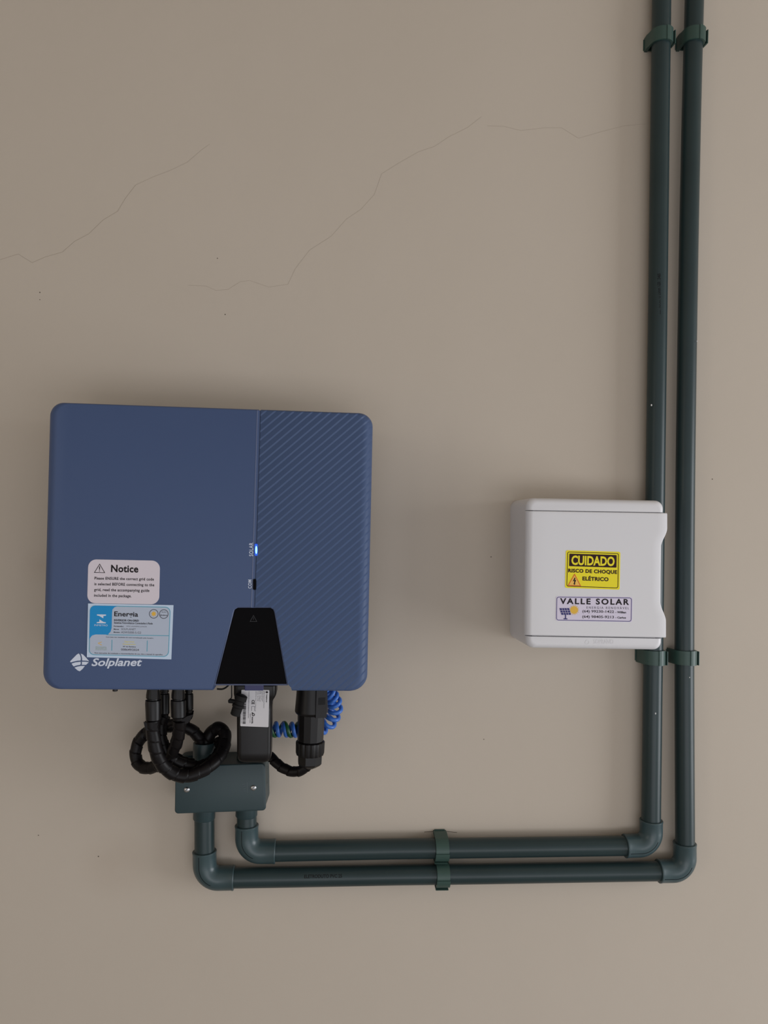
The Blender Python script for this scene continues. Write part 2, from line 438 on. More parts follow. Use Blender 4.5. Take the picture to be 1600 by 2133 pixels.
# recessed strip between the panels
m2 = MB()
a0, a1 = P(537.3, 854.5, HI), P(525.0, 1266, HI); b0, b1 = P(542.6, 854.5, HI), P(530.4, 1266, HI)
Y = lambda p, h: V((p.x, -h, p.z))
m2.rings([[Y(a0, .12), Y(b0, .12), Y(b1, .12), Y(a1, .12)], [Y(a0, HI-.0003), Y(b0, HI-.0010), Y(b1, HI-.0010), Y(a1, HI-.0003)]])
m2.build('light_strip', M['blue'], inv, smooth=False)
# pale raised lip left of the strip
m2 = MB(); c0, c1 = P(535.6, 855, HI), P(523.2, 1265, HI)
m2.rings([[Y(c0, HI-.001), Y(a0, HI-.001), Y(a1, HI-.001), Y(c1, HI-.001)], [Y(c0, HI+.0002), Y(a0, HI+.0001), Y(a1, HI+.0001), Y(c1, HI+.0002)]])
m2.build('strip_edge', M['rim'], inv, smooth=False)
# rear housing with cooling body, narrower than the shell
mb = MB(); mb.rings([[imap(x, z, h) for x, z in rrect(IW-2*e, IH-2*e-.006, .014)] for e, h in ((.03, .0), (.03, .02), (.010, .036), (.010, .128))])
add_me('rear_housing', bm_mesh(bm_from(mb)), M['blue_dark'], inv)
# black terminal cover
tc_ = trap(0, HI-.012, HI-.0008); o = tc_.build('terminal_cover', M['gloss_black'], inv, smooth=False, label='glossy black trapezoid terminal cover')
bv = o.modifiers.new('b', 'BEVEL'); bv.width = .0008; bv.segments = 2
k = Ink(HI-.0006)
k.tri('print_dim', (528, 1281), (535.8, 1295), (520.2, 1295), 1.0); k.line('print_dim', (528, 1286), (528, 1291), 1.0)
k.build(o, {'print_dim': 'warning_symbol'})
# rim around it
def trap_pts(e): return [(487.2-e, 1276), (489.0-e*.85, 1270.3-e*.45), (495, 1266.5-e), (563, 1266.5-e), (569.0+e*.85, 1270.3-e*.45), (571.2+e, 1276), (597+e, 1425+e*1.3), (449-e, 1425+e*1.3)]
mb = MB(); A = trap_pts(0.2); B = trap_pts(2.2)
for lst in ([0, 1, 2, 3, 4, 5, 6, 7, 0],):
    for i, j in zip(lst, lst[1:]):
        q = [P(*A[i], HI), P(*A[j], HI), P(*B[j], HI), P(*B[i], HI)]
        mb.rings([[Y(p, HI-.006) for p in q], [Y(p, HI-(.0014 if n < 2 else 0.0002)) for n, p in enumerate(q)]])
mb.build('cover_rim', M['rim'], inv, smooth=False)
# indicators
def slot(name, x, y, w_, h_, m, label, hh=.0006):
    out = [(x+a-.02*b*0, y-b) for a, b in rrect(w_, h_, min(w_, h_)*.35)]
    q = MB(); q.rings([[P(u, v, HI-.003) for u, v in out], [P(u, v, HI+hh) for u, v in out]])
    return q.build(name, M[m], inv, smooth=False, label=label)
led = slot('indicator_light', 533.6, 1145.2, 6.4, 25, 'led_blue', 'lit blue status light')
q = MB(); out = [(533.9+2.2*math.cos(i*math.pi/10), 1145.5+8.5*math.sin(i*math.pi/10)) for i in range(20)]
q.rings([[P(u, v, HI) for u, v in out], [P(u, v, HI+.0009) for u, v in out]]); q.build('light_core', M['led_core'], led, smooth=False)
slot('indicator_light', 530.6, 1217.5, 6.6, 22.5, 'gloss_black', 'dark unlit status light')
# markings printed on the shell
k = Ink(HI+.0002)
k.text('ink_white', 'SOLAR', 519, 1130.5, 527.5, 1158.5, .012, rot=90, space=1.15)
k.build(inv, {'ink_white': 'indicator_lettering'}); k = Ink(HI+.0002)
k.text('ink_white', 'COM', 516.8, 1207.5, 524.2, 1225.8, .012, rot=90, space=1.1)
k.build(inv, {'ink_white': 'indicator_lettering'}); k = Ink(HI+.0002)
k.text('ink_white', 'Solplanet', 190.5, 1371, 296, 1392.5, .022, shear=.28, space=1.0)
k.build(inv, {'ink_white': 'brand_lettering'}); k = Ink(HI+.0002)
cf = lambda pts: [(60+x*.2125, 1140+y*.2125) for x, y in pts]
for pts in ([(490, 1040), (470, 1052), (430, 1092), (404, 1120), (412, 1128), (440, 1120), (475, 1112), (508, 1110), (510, 1085), (503, 1058)],
            [(508, 1042), (530, 1050), (560, 1080), (592, 1118), (565, 1112), (523, 1110), (522, 1085), (516, 1060)],
            [(420, 1140), (455, 1128), (508, 1122), (509, 1140), (504, 1152), (470, 1158), (440, 1168), (428, 1154)],
            [(520, 1122), (560, 1122), (588, 1128), (560, 1153), (518, 1151), (522, 1138)],
            [(448, 1180), (475, 1170), (510, 1163), (550, 1163), (528, 1192), (500, 1215), (480, 1208)]):
    k.poly('ink_white', cf(pts))
k.build(inv, {'ink_white': 'brand_logo'})
# notice label
fn = quadfn((184, 1165), (333.5, 1168), (331.5, 1259), (181.5, 1256.5), 150, 92)
nl = paper(inv, 'notice_label', fn, 150, 92, 17, HI, 'paper', 'white rounded notice label')
k = Ink(HI+.0004, fn)
k.tri('ink', (24, 8.5), (36, 28), (12.5, 28), 1.2); k.line('ink', (24, 14.5), (24, 21.5), 1.8); k.disc('ink', (24), 24, 1.0)
k.text('ink', 'Notice', 48, 10.5, 105, 26, .028, space=1.05)
for i, (s_, x1) in enumerate((('Please ENSURE the correct grid code', 138), ('is selected BEFORE connecting to the', 139), ('grid, read the accompanying guide', 129), ('included in the package.', 92))):
    y0 = 36.2+i*12; k.text('ink', s_, 14, y0, x1, y0+(7.8 if i != 3 else 7.8), .022, space=1.12)
k.build(nl, {})
# energy label
fn = quadfn((183.5, 1257), (361.5, 1260.5), (357, 1373.5), (181, 1369), 178, 113)
el = paper(inv, 'energy_label', fn, 178, 113, .5, HI+.0004, 'paper_blue', 'pale blue and white energy label')
k = Ink(HI+.0009, fn)
k.rr('ink_teal', 4, 4, 172, 108, 11); k.rr('label_field', 5.3, 5.3, 170.7, 106.7, 10, .00008)
k.poly('ink_blue', [(16, 4.2), (62, 4.2), (55, 7), (51, 12), (50.5, 20), (50.5, 50), (48.5, 58), (43, 64.5), (17, 64.8), (10, 67), (6, 72), (4.3, 77), (4.2, 15), (7, 8), (11, 5)], .00016)
k.line('ink_teal', (40, 64.8), (171, 64.0), 1.3, .00012)
k.poly('ink_white', [(19, 22.5), (38, 22.5), (38, 24.8), (32.5, 25.8), (32.5, 30.5), (24, 25.8), (19, 24.8)], .00024)
k.poly('ink_white', [(19, 41), (38, 41), (38, 38.8), (33, 38), (24.5, 33), (24.5, 38), (19, 39)], .00024)
k.text('ink_white', 'INMETRO', 14, 43.5, 42, 47, .0, dh=.00024)
D = .00016
k.text('ink', 'Energia', 55, 15.5, 105, 29, .02, dh=D)
k.text('ink', 'INVERSOR ON-GRID', 55, 31.8, 107, 36, .03, dh=D)
k.text('ink', 'Sistemas Fotovoltaicos Conectados à Rede', 55, 37.2, 136, 41.2, .02, dh=D)
k.text('ink', 'Fornecedor:', 55, 45, 76, 48, .02, dh=D); k.text('ink_soft', 'WW LAUDEMIO JUNIOR', 81, 45, 124, 48, dh=D)
k.text('ink', 'Marca:', 55, 51.3, 66, 54, .02, dh=D); k.text('ink_soft', 'SOLPLANET', 70.5, 50.3, 101, 54, dh=D)
k.text('ink', 'Modelo:', 55, 57.8, 68.5, 60.5, .02, dh=D); k.text('ink_soft', 'ASW5000-S-G2', 70.5, 56.8, 112.5, 61, dh=D)
k.text('ink', 'Com base nos resultados do ciclo normalização pelo Inmetro.', 39, 68.5, 139, 71.5, .01, dh=D)
k.line('ink_teal', (52, 75), (52, 98), 1.3, D); k.line('ink_teal', (126, 75), (126, 98), 1.3, D)
k.text('ink_pale_yellow', 'Segurança', 78, 76.5, 99, 80.5, .03, dh=D); k.text('ink_pale_yellow', 'Desempenho', 75, 82, 102, 86, .03, dh=D)
k.text('ink', 'Nº do Registro', 75.5, 87.5, 102.5, 90.8, .02, dh=D); k.text('ink_soft', '008649/2024', 71.5, 92.8, 109, 97.2, .01, dh=D)
k2 = Ink(HI+.0009, fn); k2.poly('ink_orange', [(22, 82.8), (30.5, 79.5), (30.5, 80.7), (24.5, 83.4)], D); k2.poly('ink_orange', [(24, 84.2), (22, 82.8), (24.5, 83.4), (30.5, 86), (30.5, 87.6)], D)
k2.build(el, {'ink_orange': 'programme_logo'})
k.text('ink_green', 'PROGRAMA', 18, 90, 41, 92.3, dh=D); k.text('ink_green', 'BRASILEIRO DE', 18, 93, 41, 95, dh=D); k.text('ink_green', 'ETIQUETAGEM', 18, 95.8, 41, 97.8, dh=D)
k.text('ink', 'Para instruções de instalação e recomendações de uso, leia o manual do aparelho.', 16, 102.2, 160, 105.6, .01, dh=D)
k.circ('ink_soft', 137.5, 19, 9.7, 1.3, D); k.circ('ink_soft', 158.5, 19, 9.7, 1.3, D)
k.disc('ink_orange', 137.5, 19, 4.0, D)
for i in range(8):
    a = i*math.pi/4; k.line('ink_orange', (137.5+4*math.cos(a), 19+4*math.sin(a)), (137.5+6.3*math.cos(a), 19+6.3*math.sin(a)), 1.1, D)
k.text('ink_soft', '98,40%', 153.5, 13.8, 163.5, 16.4, dh=D); k.text('ink_soft', 'Eficiência', 151.2, 19.8, 166, 23, .02, dh=D)
k.build(el, {'ink_blue': 'blue_field', 'ink_teal': 'border', 'ink_orange': 'sun_symbol', 'label_field': 'label_field'})
# small foot under the shell at the left
mb = MB(); lathe(mb, [(0, .003), (.004, .003), (.0045, .002)], P(240, 1432, .11), V((0, 0, -1)), V((1, 0, 0)), 12); mb.build('lock_screw', M['black'], inv)

# ------------------------------------------------------------ conduits
HP = .017; RP = .0127; RE = .0150
def fillet(pts, r, n=10):
    out = [pts[0]]
    for a, b, c in zip(pts, pts[1:], pts[2:]):
        d1 = (a-b).normalized(); d2 = (c-b).normalized(); p = b+d1*r; q = b+d2*r
        for k in range(n+1):
            t = k/n; out.append(p*(1-t)**2+b*2*t*(1-t)*.93+b*0+q*t*t if False else p*(1-t)**2+b*(2*t*(1-t))+q*t*t)
    out.append(pts[-1]); return out
def pipe(parent, pts, name='pipe'):
    path = [P(x, y, HP) for x, y in pts]
    mb = MB(); mb.rings(tube_rings(path, RP, 32)); return mb.build(name, M['pipe'], parent)
def arcpath(a, c, b, rad, n=12):
    """a -> corner c -> b, circular arc of radius rad"""
    d1 = (a-c).normalized(); d2 = (b-c).normalized(); th = d1.angle(d2); L_ = rad/math.tan(th/2)
    ctr = c+(d1+d2).normalized()*(rad/math.sin(th/2)); s_ = c+d1*L_; e_ = c+d2*L_
    v1 = s_-ctr; v2 = e_-ctr; tot = v1.angle(v2); out = [a]
    for k in range(n+1):
        t = k/n; out.append(ctr+(v1*math.sin((1-t)*tot)+v2*math.sin(t*tot))/math.sin(tot))
    out.append(b); return out
def elbow(parent, a, c, b, seam=1, prints=None):
    A_, C_, B_ = P(*a, HP), P(*c, HP), P(*b, HP)
    path = arcpath(A_, C_, B_, .0185)
    d = [(path[1]-path[0]).normalized(), (path[-1]-path[-2]).normalized()]
    path = [path[0], path[0]+d[0]*.0006, path[0]+d[0]*.0022, path[0]+d[0]*.003]+path[1:-1]+[path[-1]-d[1]*.003, path[-1]-d[1]*.0022, path[-1]-d[1]*.0006, path[-1]]
    rr = [RE-.0002, RE+.0004, RE+.0004, RE]+[RE]*(len(path)-8)+[RE, RE+.0004, RE+.0004, RE-.0002]
    rings = []
    for (t, n, b_), p, r in zip(frames(path), path, rr):
        rings.append([p+(n*math.cos(2*math.pi*k/36)+b_*math.sin(2*math.pi*k/36))*r for k in range(36)])
    mb = MB(); mb.rings(rings); o = mb.build('elbow', M['elbow'], parent, label='slate elbow fitting')
    # mould seam running over the outer front of the bend
    Yd = V((0, -1, 0)); ctr = (C_+(path[len(path)//2]-C_)*4)
    pts = []
    for p, (t, n, b_) in list(zip(path, frames(path)))[3:-7]:
        o2 = (C_-(A_+B_)/2); o2 = (o2-t*o2.dot(t)).normalized()
        dirn = (o2*.34+Yd*.94); dirn = (dirn-t*dirn.dot(t)).normalized(); pts.append((p, dirn, t))
    m3 = MB(); m3.rings([[p+dn*(RE-.0003)+t.cross(dn)*s1*.00035+dn*s2*.0005 for s1, s2 in ((-1, 0), (1, 0), (1, 1), (-1, 1))] for p, dn, t in pts])
    m3.build('mould_seam', M['pipe_print'], o, smooth=False)
    return o
# outer run
oc = root('conduit', Y(P(427, 1830, HP), 0), 'outer slate conduit run, farther right and lower of the two', 'conduit', 'slate conduit runs')
elbA = ((426, 1772), (427, 1829.5), (488, 1828.3)); elbB = ((1371, 1814.3), (1426.8, 1813.5), (1426.5, 1755))
pipe(oc, [(425.3, 1672), (426, 1722), (426.2, 1790)])
pipe(oc, [(470, 1828.7), (600, 1826.6), (830, 1822.2), (1000, 1820.2), (1200, 1817), (1390, 1814)])
RUN = [(1426.8, 1775), (1427, 1740), (1426.3, 1600), (1425.7, 1400), (1426.5, 1150), (1428.8, 900), (1434.3, 540), (1440.5, 230), (1446.5, 0)]
top = P(1446.5, 0, HP); dtop = (P(1446.5, 0, HP)-P(1440.5, 230, HP)).normalized()
def run(parent, pts):
    path = [P(x, y, HP) for x, y in spline(pts, 6)]; d = (path[-1]-path[-4]).normalized()
    k = (2.80-path[-1].z)/d.z; path.append(path[-1]+d*k*.5); path.append(path[-2]+d*k)
    path[-2] = (path[-1]+path[-3])/2
    mb = MB(); mb.rings(tube_rings(path, RP, 32)); return mb.build('pipe', M['pipe'], parent)
po = run(oc, RUN)
elbow(oc, *elbA); elbow(oc, *elbB)
# inner run
ic = root('conduit', Y(P(514, 1773, HP), 0), 'inner slate conduit run passing behind the white box', 'conduit', 'slate conduit runs')
pipe(ic, [(514, 1664), (514, 1706), (514, 1735)])
pp = pipe(ic, [(560, 1773.3), (700, 1770.5), (830, 1768), (1000, 1766), (1160, 1763.7), (1320, 1761.3)])
pi_ = run(ic, [(1356.8, 1720), (1356.6, 1690), (1358.2, 1560), (1359.5, 1450), (1362.5, 1250), (1366.6, 900), (1371.6, 540), (1375.3, 230), (1378.3, 0)])
elbow(ic, (514, 1718), (514, 1773.8), (574, 1773)); elbow(ic, (1301, 1762), (1356.5, 1760.5), (1356.8, 1707.5))
# printed writing on the pipes: small black characters on the curved face
def pipe_print(parent, body, p0, p1, off, hgt, rad=RP, hp=HP, bold=.03):
    """body along p0->p1 (pixels on the axis), off = angle round the pipe from facing the room"""
    vs, fs = text_poly(body, bold)
    a, b = P(*p0, hp), P(*p1, hp); d = (b-a); t = d.normalized(); n = V((0, -1, 0)); s = n.cross(t)
    q = []
    for u, v in vs:
        an = off+(.5-v)*hgt/rad
        q.append(a+d*u+(n*math.cos(an)+s*math.sin(an))*(rad+.00018))
    m_ = MB(); m_.put(q, fs); return m_.build('printed_text', M['pipe_print'], parent, smooth=None)
pipe_print(pi_, 'ELETRODUTO 25mm NBR 15465', (1371.3, 660), (1371.3, 576), .35, .0045)
pipe_print(po, 'ELETRODUTO PVC 25', (634, 1825.8), (712, 1824.5), .42, .0042)
# tiny pale scuffs
for par, x, y, r in ((pi_, 1357, 844, 1.6), (pi_, 1365.5, 1486, 1.5), (po, 1452.0, 711, 1.0), (po, 1436.5, 1411, 1.0)):
    m_ = MB(); c_ = P(x, y, HP+RP*.96); n8 = [c_+V((math.cos(i*math.pi/3)*r*.0006, 0, math.sin(i*math.pi/3)*r*.0009)) for i in range(6)]
    m_.rings([n8, [p+V((0, -.0006, 0)) for p in n8]]); m_.build('paint_chip', M['chip'], par, smooth=False)

# ------------------------------------------------------------ pipe clamps
def clamp(x, y, axis, lat, label, width=.0188, flip=False):
    """x, y: pixel of the pipe axis at mid clamp; axis, lat: unit vectors in the wall plane"""
    c = P(x, y, HP); base = V((c.x, 0, c.z)); n = V((0, -1, 0))
    r = root('pipe_clamp', base, label, 'clamp', 'green pipe clamps on the conduits')
    ri, ro = .0128, .0154
    outer = [(-.0172, 0), (-.0172, .009), (-.0158, .014)]; inner = [(-ri, .0), (-ri, .010), (-ri, .014)]
    for k_ in range(0, 13):
        a = math.radians(172-k_*13.6); outer.append((ro*math.cos(a), HP+ro*math.sin(a))); inner.append((ri*math.cos(a), HP+ri*math.sin(a)))
    outer += [(.0156, .010), (.0156, 0)]; inner += [(ri, .010), (ri, 0)]
    prof = outer+inner[::-1]; nn = len(outer)
    def ext(prof_, w0, w1, quads=None):
        m_ = MB(); pts = []
        for ww in (w0, w1):
            pts += [base+lat*p+n*q+axis*ww for p, q in prof_]
        N_ = len(prof_); fs = [(i, (i+1) % N_, N_+(i+1) % N_, N_+i) for i in range(N_)]
        if quads:
            for i in range(nn-1):
                a, b, c2, d = i, i+1, N_-2-i, N_-1-i
                fs.append((a, b, c2, d)); fs.append((a+N_, d+N_, c2+N_, b+N_))
        else:
            fs.append(tuple(range(N_))); fs.append(tuple(range(2*N_-1, N_-1, -1)))
        return m_.put(pts, fs)
    hw = width/2
    ext(prof, -hw, hw, True).build('band', M['clamp'], r, angle=30)
    w_ = []
    for an in (84, 72, 60, 48, 38):
        a = math.radians(an); w_.append(((ro+.0010)*math.cos(a), HP+(ro+.0010)*math.sin(a)))
    w_ += [((ro-.0005)*math.cos(math.radians(38)), HP+(ro-.0005)*math.sin(math.radians(38))), ((ro-.0005)*math.cos(math.radians(84)), HP+(ro-.0005)*math.sin(math.radians(84)))]
    ext(w_, -hw-.0004, hw+.0004).build('locking_tab', M['clamp'], r, smooth=False)
    ext([(.0148, .014), (.0162, .014), (.0172, .0255), (.0160, .0262), (.0148, .022)], -hw-.0008, hw-.001).build('release_tab', M['clamp'], r, smooth=False)
    ext([(-.0184, 0), (-.0184, .0016), (.0156, .0016), (.0156, 0)], -hw*.8, hw*.8).build('foot', M['clamp'], r, smooth=False)
    return r
def ax(p, q): d = P(*q, HP)-P(*p, HP); d.y = 0; return d.normalized()
vo = ax((1440, 230), (1446.5, 0)); vi = ax((1375, 230), (1378, 0)); vd = V((0, 0, 1))
lat = lambda a: V((a.z, 0, -a.x))
clamp(1377.2, 81, vi, lat(vi), 'green clamp near the top of the inner vertical pipe')
clamp(1444.6, 80, vo, lat(vo), 'green clamp near the top of the outer vertical pipe')
clamp(1360.5, 1368, ax((1360, 1450), (1362, 1250)), V((1, 0, 0)), 'green clamp on the inner vertical pipe just below the white box')
clamp(1425.7, 1368, V((0, 0, 1)), V((1, 0, 0)), 'green clamp on the outer vertical pipe beside the white box bottom')
ho = ax((830, 1822.2), (1000, 1820.2))
lato = V((ho.z, 0, -ho.x))
clamp(919, 1766.7, ho, lato, 'green clamp on the upper horizontal pipe', width=.0172)
clamp(921, 1821.3, ho, lato, 'green clamp on the lower horizontal pipe', width=.0168)

# ------------------------------------------------------------ white distribution box
HB = .085
bq = [P(1098, 1036.5, HB), P(1385.5, 1042.5, HB), P(1381, 1355, HB), P(1097, 1351, HB)]
bc = sum(bq, V())/4
box = root('distribution_box', V((bc.x, 0, bq[2].z)), 'white plastic breaker box with yellow warning sticker on its door', 'electrical box')
BW = ((bq[1]-bq[0]).length+(bq[2]-bq[3]).length)/2; BH = ((bq[0]-bq[3]).length+(bq[1]-bq[2]).length)/2
def bmap(x, z, h):
    a = x/BW+.5; b = .5-z/BH; p = (bq[0]*(1-a)+bq[1]*a)*(1-b)+(bq[3]*(1-a)+bq[2]*a)*b
    return V((p.x, -h, p.z))
def bring(e, h, r): return [bmap(x, z, h) for x, z in rrect(BW-2*e, BH-2*e, r, n=8)]
RB = .0085
rs = [bring(0, 0, .011), bring(0, HB-RB, .011)]
for k_ in range(1, 9):
    a = k_/8*math.pi/2; rs.append(bring(RB*(1-math.cos(a))*.8, HB-RB+RB*math.sin(a), .011-.004*k_/8))
mb = MB(); mb.rings(rs)
def hcut(bm, a, b, keep_up):
    d = (b-a).normalized(); n = V((-d.z, 0, d.x)); n = n if n.z > 0 else -n
    r = bmesh.ops.bisect_plane(bm, geom=bm.verts[:]+bm.edges[:]+bm.faces[:], plane_co=a, plane_no=n, clear_inner=keep_up, clear_outer=not keep_up)
    bmesh.ops.holes_fill(bm, edges=[e for e in r['geom_cut'] if isinstance(e, bmesh.types.BMEdge)])
TOPL = (P(1100, 1062.6, HB), P(1380, 1067.2, HB)); BOTL = (P(1100, 1325.8, HB), P(1384, 1330.6, HB))
bm = bm_from(mb); hcut(bm, *TOPL, True); t_me = bm_mesh(bm)
bm = bm_from(mb); hcut(bm, *BOTL, False); b_me = bm_mesh(bm)
body = MB()
for me in (t_me, b_me): body.put([v.co.copy() for v in me.vertices], [tuple(p.vertices) for p in me.polygons])
# middle section of the enclosure stops short of the door
rs = [bring(0, 0, .011), bring(0, HB-RB-.0012, .011), bring(.0015, HB-RB-.0010, .010)]
rs += [bring(.0085, HB-RB-.0010, .006), bring(.0085, HB-.0045, .006)]
mid = MB(); mid.rings(rs)
bm = bm_from(mid); hcut(bm, *TOPL, False); hcut(bm, *BOTL, True); m_me = bm_mesh(bm)
body.put([v.co.copy() for v in m_me.vertices], [tuple(p.vertices) for p in m_me.polygons])
body.build('enclosure', M['white'], box, angle=35)
# door with finger notch on the right edge
rows = []
yt, yb = 1066.2, 1326.0
def redge(y):
    f = lambda a, b, t: a+(b-a)*(3*t*t-2*t**3)
    if y < 1098: return 1390.6
    if y < 1138: return f(1390.6, 1377.5, (y-1098)/40)
    if y < 1252: return 1377.5-(y-1138)*.008
    if y < 1292: return f(1376.6, 1388.0, (y-1252)/40)
    return 1388.0
ys = [yt, yt+.6, yt+2]+[yt+3+i*(yb-yt-6)/60 for i in range(61)]+[yb-2, yb-.6, yb]
HD = HB+.0006
for i, y in enumerate(ys):
    rnd = {0: .0012, 1: .0005, 2: .0001, len(ys)-1: .0012, len(ys)-2: .0005, len(ys)-3: .0001}.get(i, 0)
    xl = 1097.6-(y-1066)*.011; xr = redge(y)
    tilt = lambda x: (x-1240)*.0166
    L0 = V((bq[0].lerp(bq[3], (y-1037)/315)).to_tuple())
    sec = []
    pf = P(xl, y+tilt(xl), HB); pr = P(xr, y+tilt(xr), HD)
    x0 = pf.x
    sec.append(V((x0, -(HB-RB-.0006), pf.z)))
    for k_ in range(0, 9):
        a = k_/8*math.pi/2; sec.append(V((x0+RB*.95*(1-math.cos(a)), -(HB-RB+(RB+.0006)*math.sin(a)-rnd), pf.z)))
    for t in (.15, .3, .5, .75, .93):
        sec.append(V((x0+(pr.x-x0)*t, -(HD-rnd), pf.z+(pr.z-pf.z)*t)))
    sec.append(V((pr.x-.0012, -(HD-rnd), pr.z))); sec.append(V((pr.x-.0003, -(HD-.0004-rnd), pr.z))); sec.append(V((pr.x, -(HD-.0012-rnd), pr.z)))
    sec.append(V((pr.x, -(HD-.010), pr.z))); sec.append(V((pr.x-.002, -(HD-.010), pr.z)))
    sec.append(V((pr.x-.0025, -(HD-.003), pr.z))); sec.append(V((x0+.009, -(HD-.003), pf.z))); sec.append(V((x0+.0022, -(HB-RB-.0006), pf.z)))
    rows.append(sec)
dm = MB(); dm.rings(rows); door = dm.build('door', M['white'], box, angle=35)
# yellow warning sticker
fn = quadfn((1179, 1146), (1292.5, 1149.5), (1291, 1228.5), (1177, 1224.5), 114, 79)
st = paper(door, 'warning_sticker', fn, 114, 79, 3.5, HD, 'ink_yellow', 'yellow and black shock hazard sticker')
k = Ink(HD+.0004, fn)
k.rrframe('ink_brown', 3.2, 3.0, 110.8, 76, 4, 1.3); k.rr('ink_brown', 7.5, 7, 106.5, 33.2, 1.5)
k.text('ink_yellow', 'CUIDADO', 12, 10.4, 102.3, 30.6, .035, space=1.0, dh=.0001)
k.text('ink_brown', 'RISCO DE CHOQUE', 5.8, 38.3, 108, 47.8, .045, space=1.08)
k.text('ink_brown', 'ELÉTRICO', 36, 52.0, 90.5, 62.3, .045, space=1.08)
tb = [(19.5, 48.5), (33.5, 74.3), (5.5, 74.3)]
k.poly('ink_peach', [(19.5, 50), (32.3, 73.6), (6.8, 73.6)]); k.tri('ink_red', *tb, 1.5, .0001)
k.poly('ink', [(19.5, 56.5), (16, 65), (19.3, 63.6), (18.2, 69.2), (16.8, 69.0), (19.5, 72.2), (22, 69.2), (20.5, 69.2), (23, 61), (20, 62.3), (21.5, 57.5)], .0001)
k.build(st, {'ink_peach': 'hazard_symbol', 'ink_red': 'hazard_border'})
# company sticker
fn = quadfn((1158.5, 1241.5), (1318, 1243.5), (1317, 1296), (1157.5, 1293), 159, 52)
st = paper(door, 'company_sticker', fn, 159, 52, 4, HD, 'ink_lilac', 'pale company contact sticker with navy border')
k = Ink(HD+.0004, fn)
k.rrframe('ink_navy', 1.2, 1.6, 157.5, 51, 5, 1.2)
k.text('ink', 'VALLE SOLAR', 8.5, 4.2, 152, 16.8, .03, space=1.3)
k.text('ink_soft', 'ENERGIA RENOVÁVEL', 64, 19.6, 152, 25.6, .0, space=1.5)
k.text('ink', '(64) 99230-1422', 55.5, 28.3, 121, 35.3, .01); k.text('ink', '- Willian', 124, 29.8, 146, 34.2, .03)
k.text('ink', '(64) 98405-9213', 55.5, 39.5, 121, 46.5, .01); k.text('ink', '- Carlos', 124, 41, 146, 45, .03)
k.disc('ink_orange', 38, 28.8, 8.2)
for i in range(14):
    a = i*2*math.pi/14; k.poly('ink_orange', [(38+9*math.cos(a-.12), 28.8+9*math.sin(a-.12)), (38+11.2*math.cos(a), 28.8+11.2*math.sin(a)), (38+9*math.cos(a+.12), 28.8+9*math.sin(a+.12))])
k.poly('ink_navy', [(7.5, 25.5), (27.5, 25.0), (32, 39.0), (12, 39.3)], .0001)
for i in range(1, 4): k.line('ink_lilac', (7.5+i*5, 25.4), (12+i*5, 39.3), .55, .0002)
for t in (.34, .67): k.line('ink_lilac', (7.5+4.5*t, 25.5+13.8*t), (27.5+4.5*t, 25+14*t), .55, .0002)
k.line('ink_navy', (20.5, 39), (20.5, 47), 2.2, .0001); k.line('ink_navy', (16.5, 47.6), (24.5, 47.6), 2.0, .0001)
k.build(st, {'ink_orange': 'sun_symbol', 'ink_navy': 'solar_panel_symbol'})
# raised maker's mark on the lower bezel
k = Ink(HB-.0001)
vs, fs = text_poly('SOPRANO', .02)
m_ = MB(); dm_ = .0005
k.text('white', 'SOPRANO', 1237, 1331.5, 1278, 1341, .0, dh=.0003); k.circ('white', 1223.5, 1337.8, 4.6, 1.3, .0003)
for m0, mbx in k.b.items(): mbx.build('raised_lettering', M['white'], box, smooth=None)

# ------------------------------------------------------------ junction box
HJ = .052
jq = [P(365.5, 1596.5, HJ), P(552.5, 1590.5, HJ), P(554, 1688.5, HJ), P(363.8, 1695.5, HJ)]
jc = sum(jq, V())/4
jb = root('junction_box', V((jc.x, 0, jq[3].z)), 'slate grey junction box with two screws below the inverter', 'junction box')
JW = (jq[1]-jq[0]).length; JH = (jq[0]-jq[3]).length
def jmap(x, z, h):
    a = x/JW+.5; b = .5-z/JH; p = (jq[0]*(1-a)+jq[1]*a)*(1-b)+(jq[3]*(1-a)+jq[2]*a)*b
    return V((p.x, -h, p.z))
mb = MB(); mb.rings([[jmap(x+dx, z, h) for x, z in rrect(JW-2*e, JH-2*e, .005)] for dx, e, h in ((.0, -.0010, 0), (.0, -.0010, .004), (.0, .0006, HJ-.0035))])
jbody = mb.build('body', M['jbox'], jb)
mb = MB(); mb.rings([[jmap(x, z, h) for x, z in rrect(JW-2*e, JH-2*e, .0045)] for e, h in ((0, HJ-.0032), (0, HJ-.0010), (.0004, HJ-.0003), (.0012, HJ))])
cov = mb.build('cover', M['jbox'], jb)
n = V((0, -1, 0))
for x, y in ((389, 1645), (528, 1641)):
    mb = MB(); lathe(mb, [(0, .0034), (.0006, .0034), (.0014, .0027), (.0018, .0014), (.0019, .0003)], P(x, y, HJ), n, V((1, 0, 0)), 24)
    s = mb.build('screw', M['steel'], cov, label='bright steel screw')
    mb = MB(); c_ = P(x, y, HJ+.00185)
    for u in (V((.8, 0, .6)), V((-.6, 0, .8))): mb.box(c_, u*.0017, n*.00012, u.cross(n)*.0003)
    mb.build('slot', M['slot'], jb, smooth=False).name = 'screw_slot'
k = Ink(HJ+.0003)
for i in range(4): k.line('elbow', (505+i*1.0, 1634+i*4.6), (512, 1632+i*5), .8)
k.line('elbow', (515, 1629), (515.4, 1652), .8)
k.build(cov, {'elbow': 'moulded_mark'})
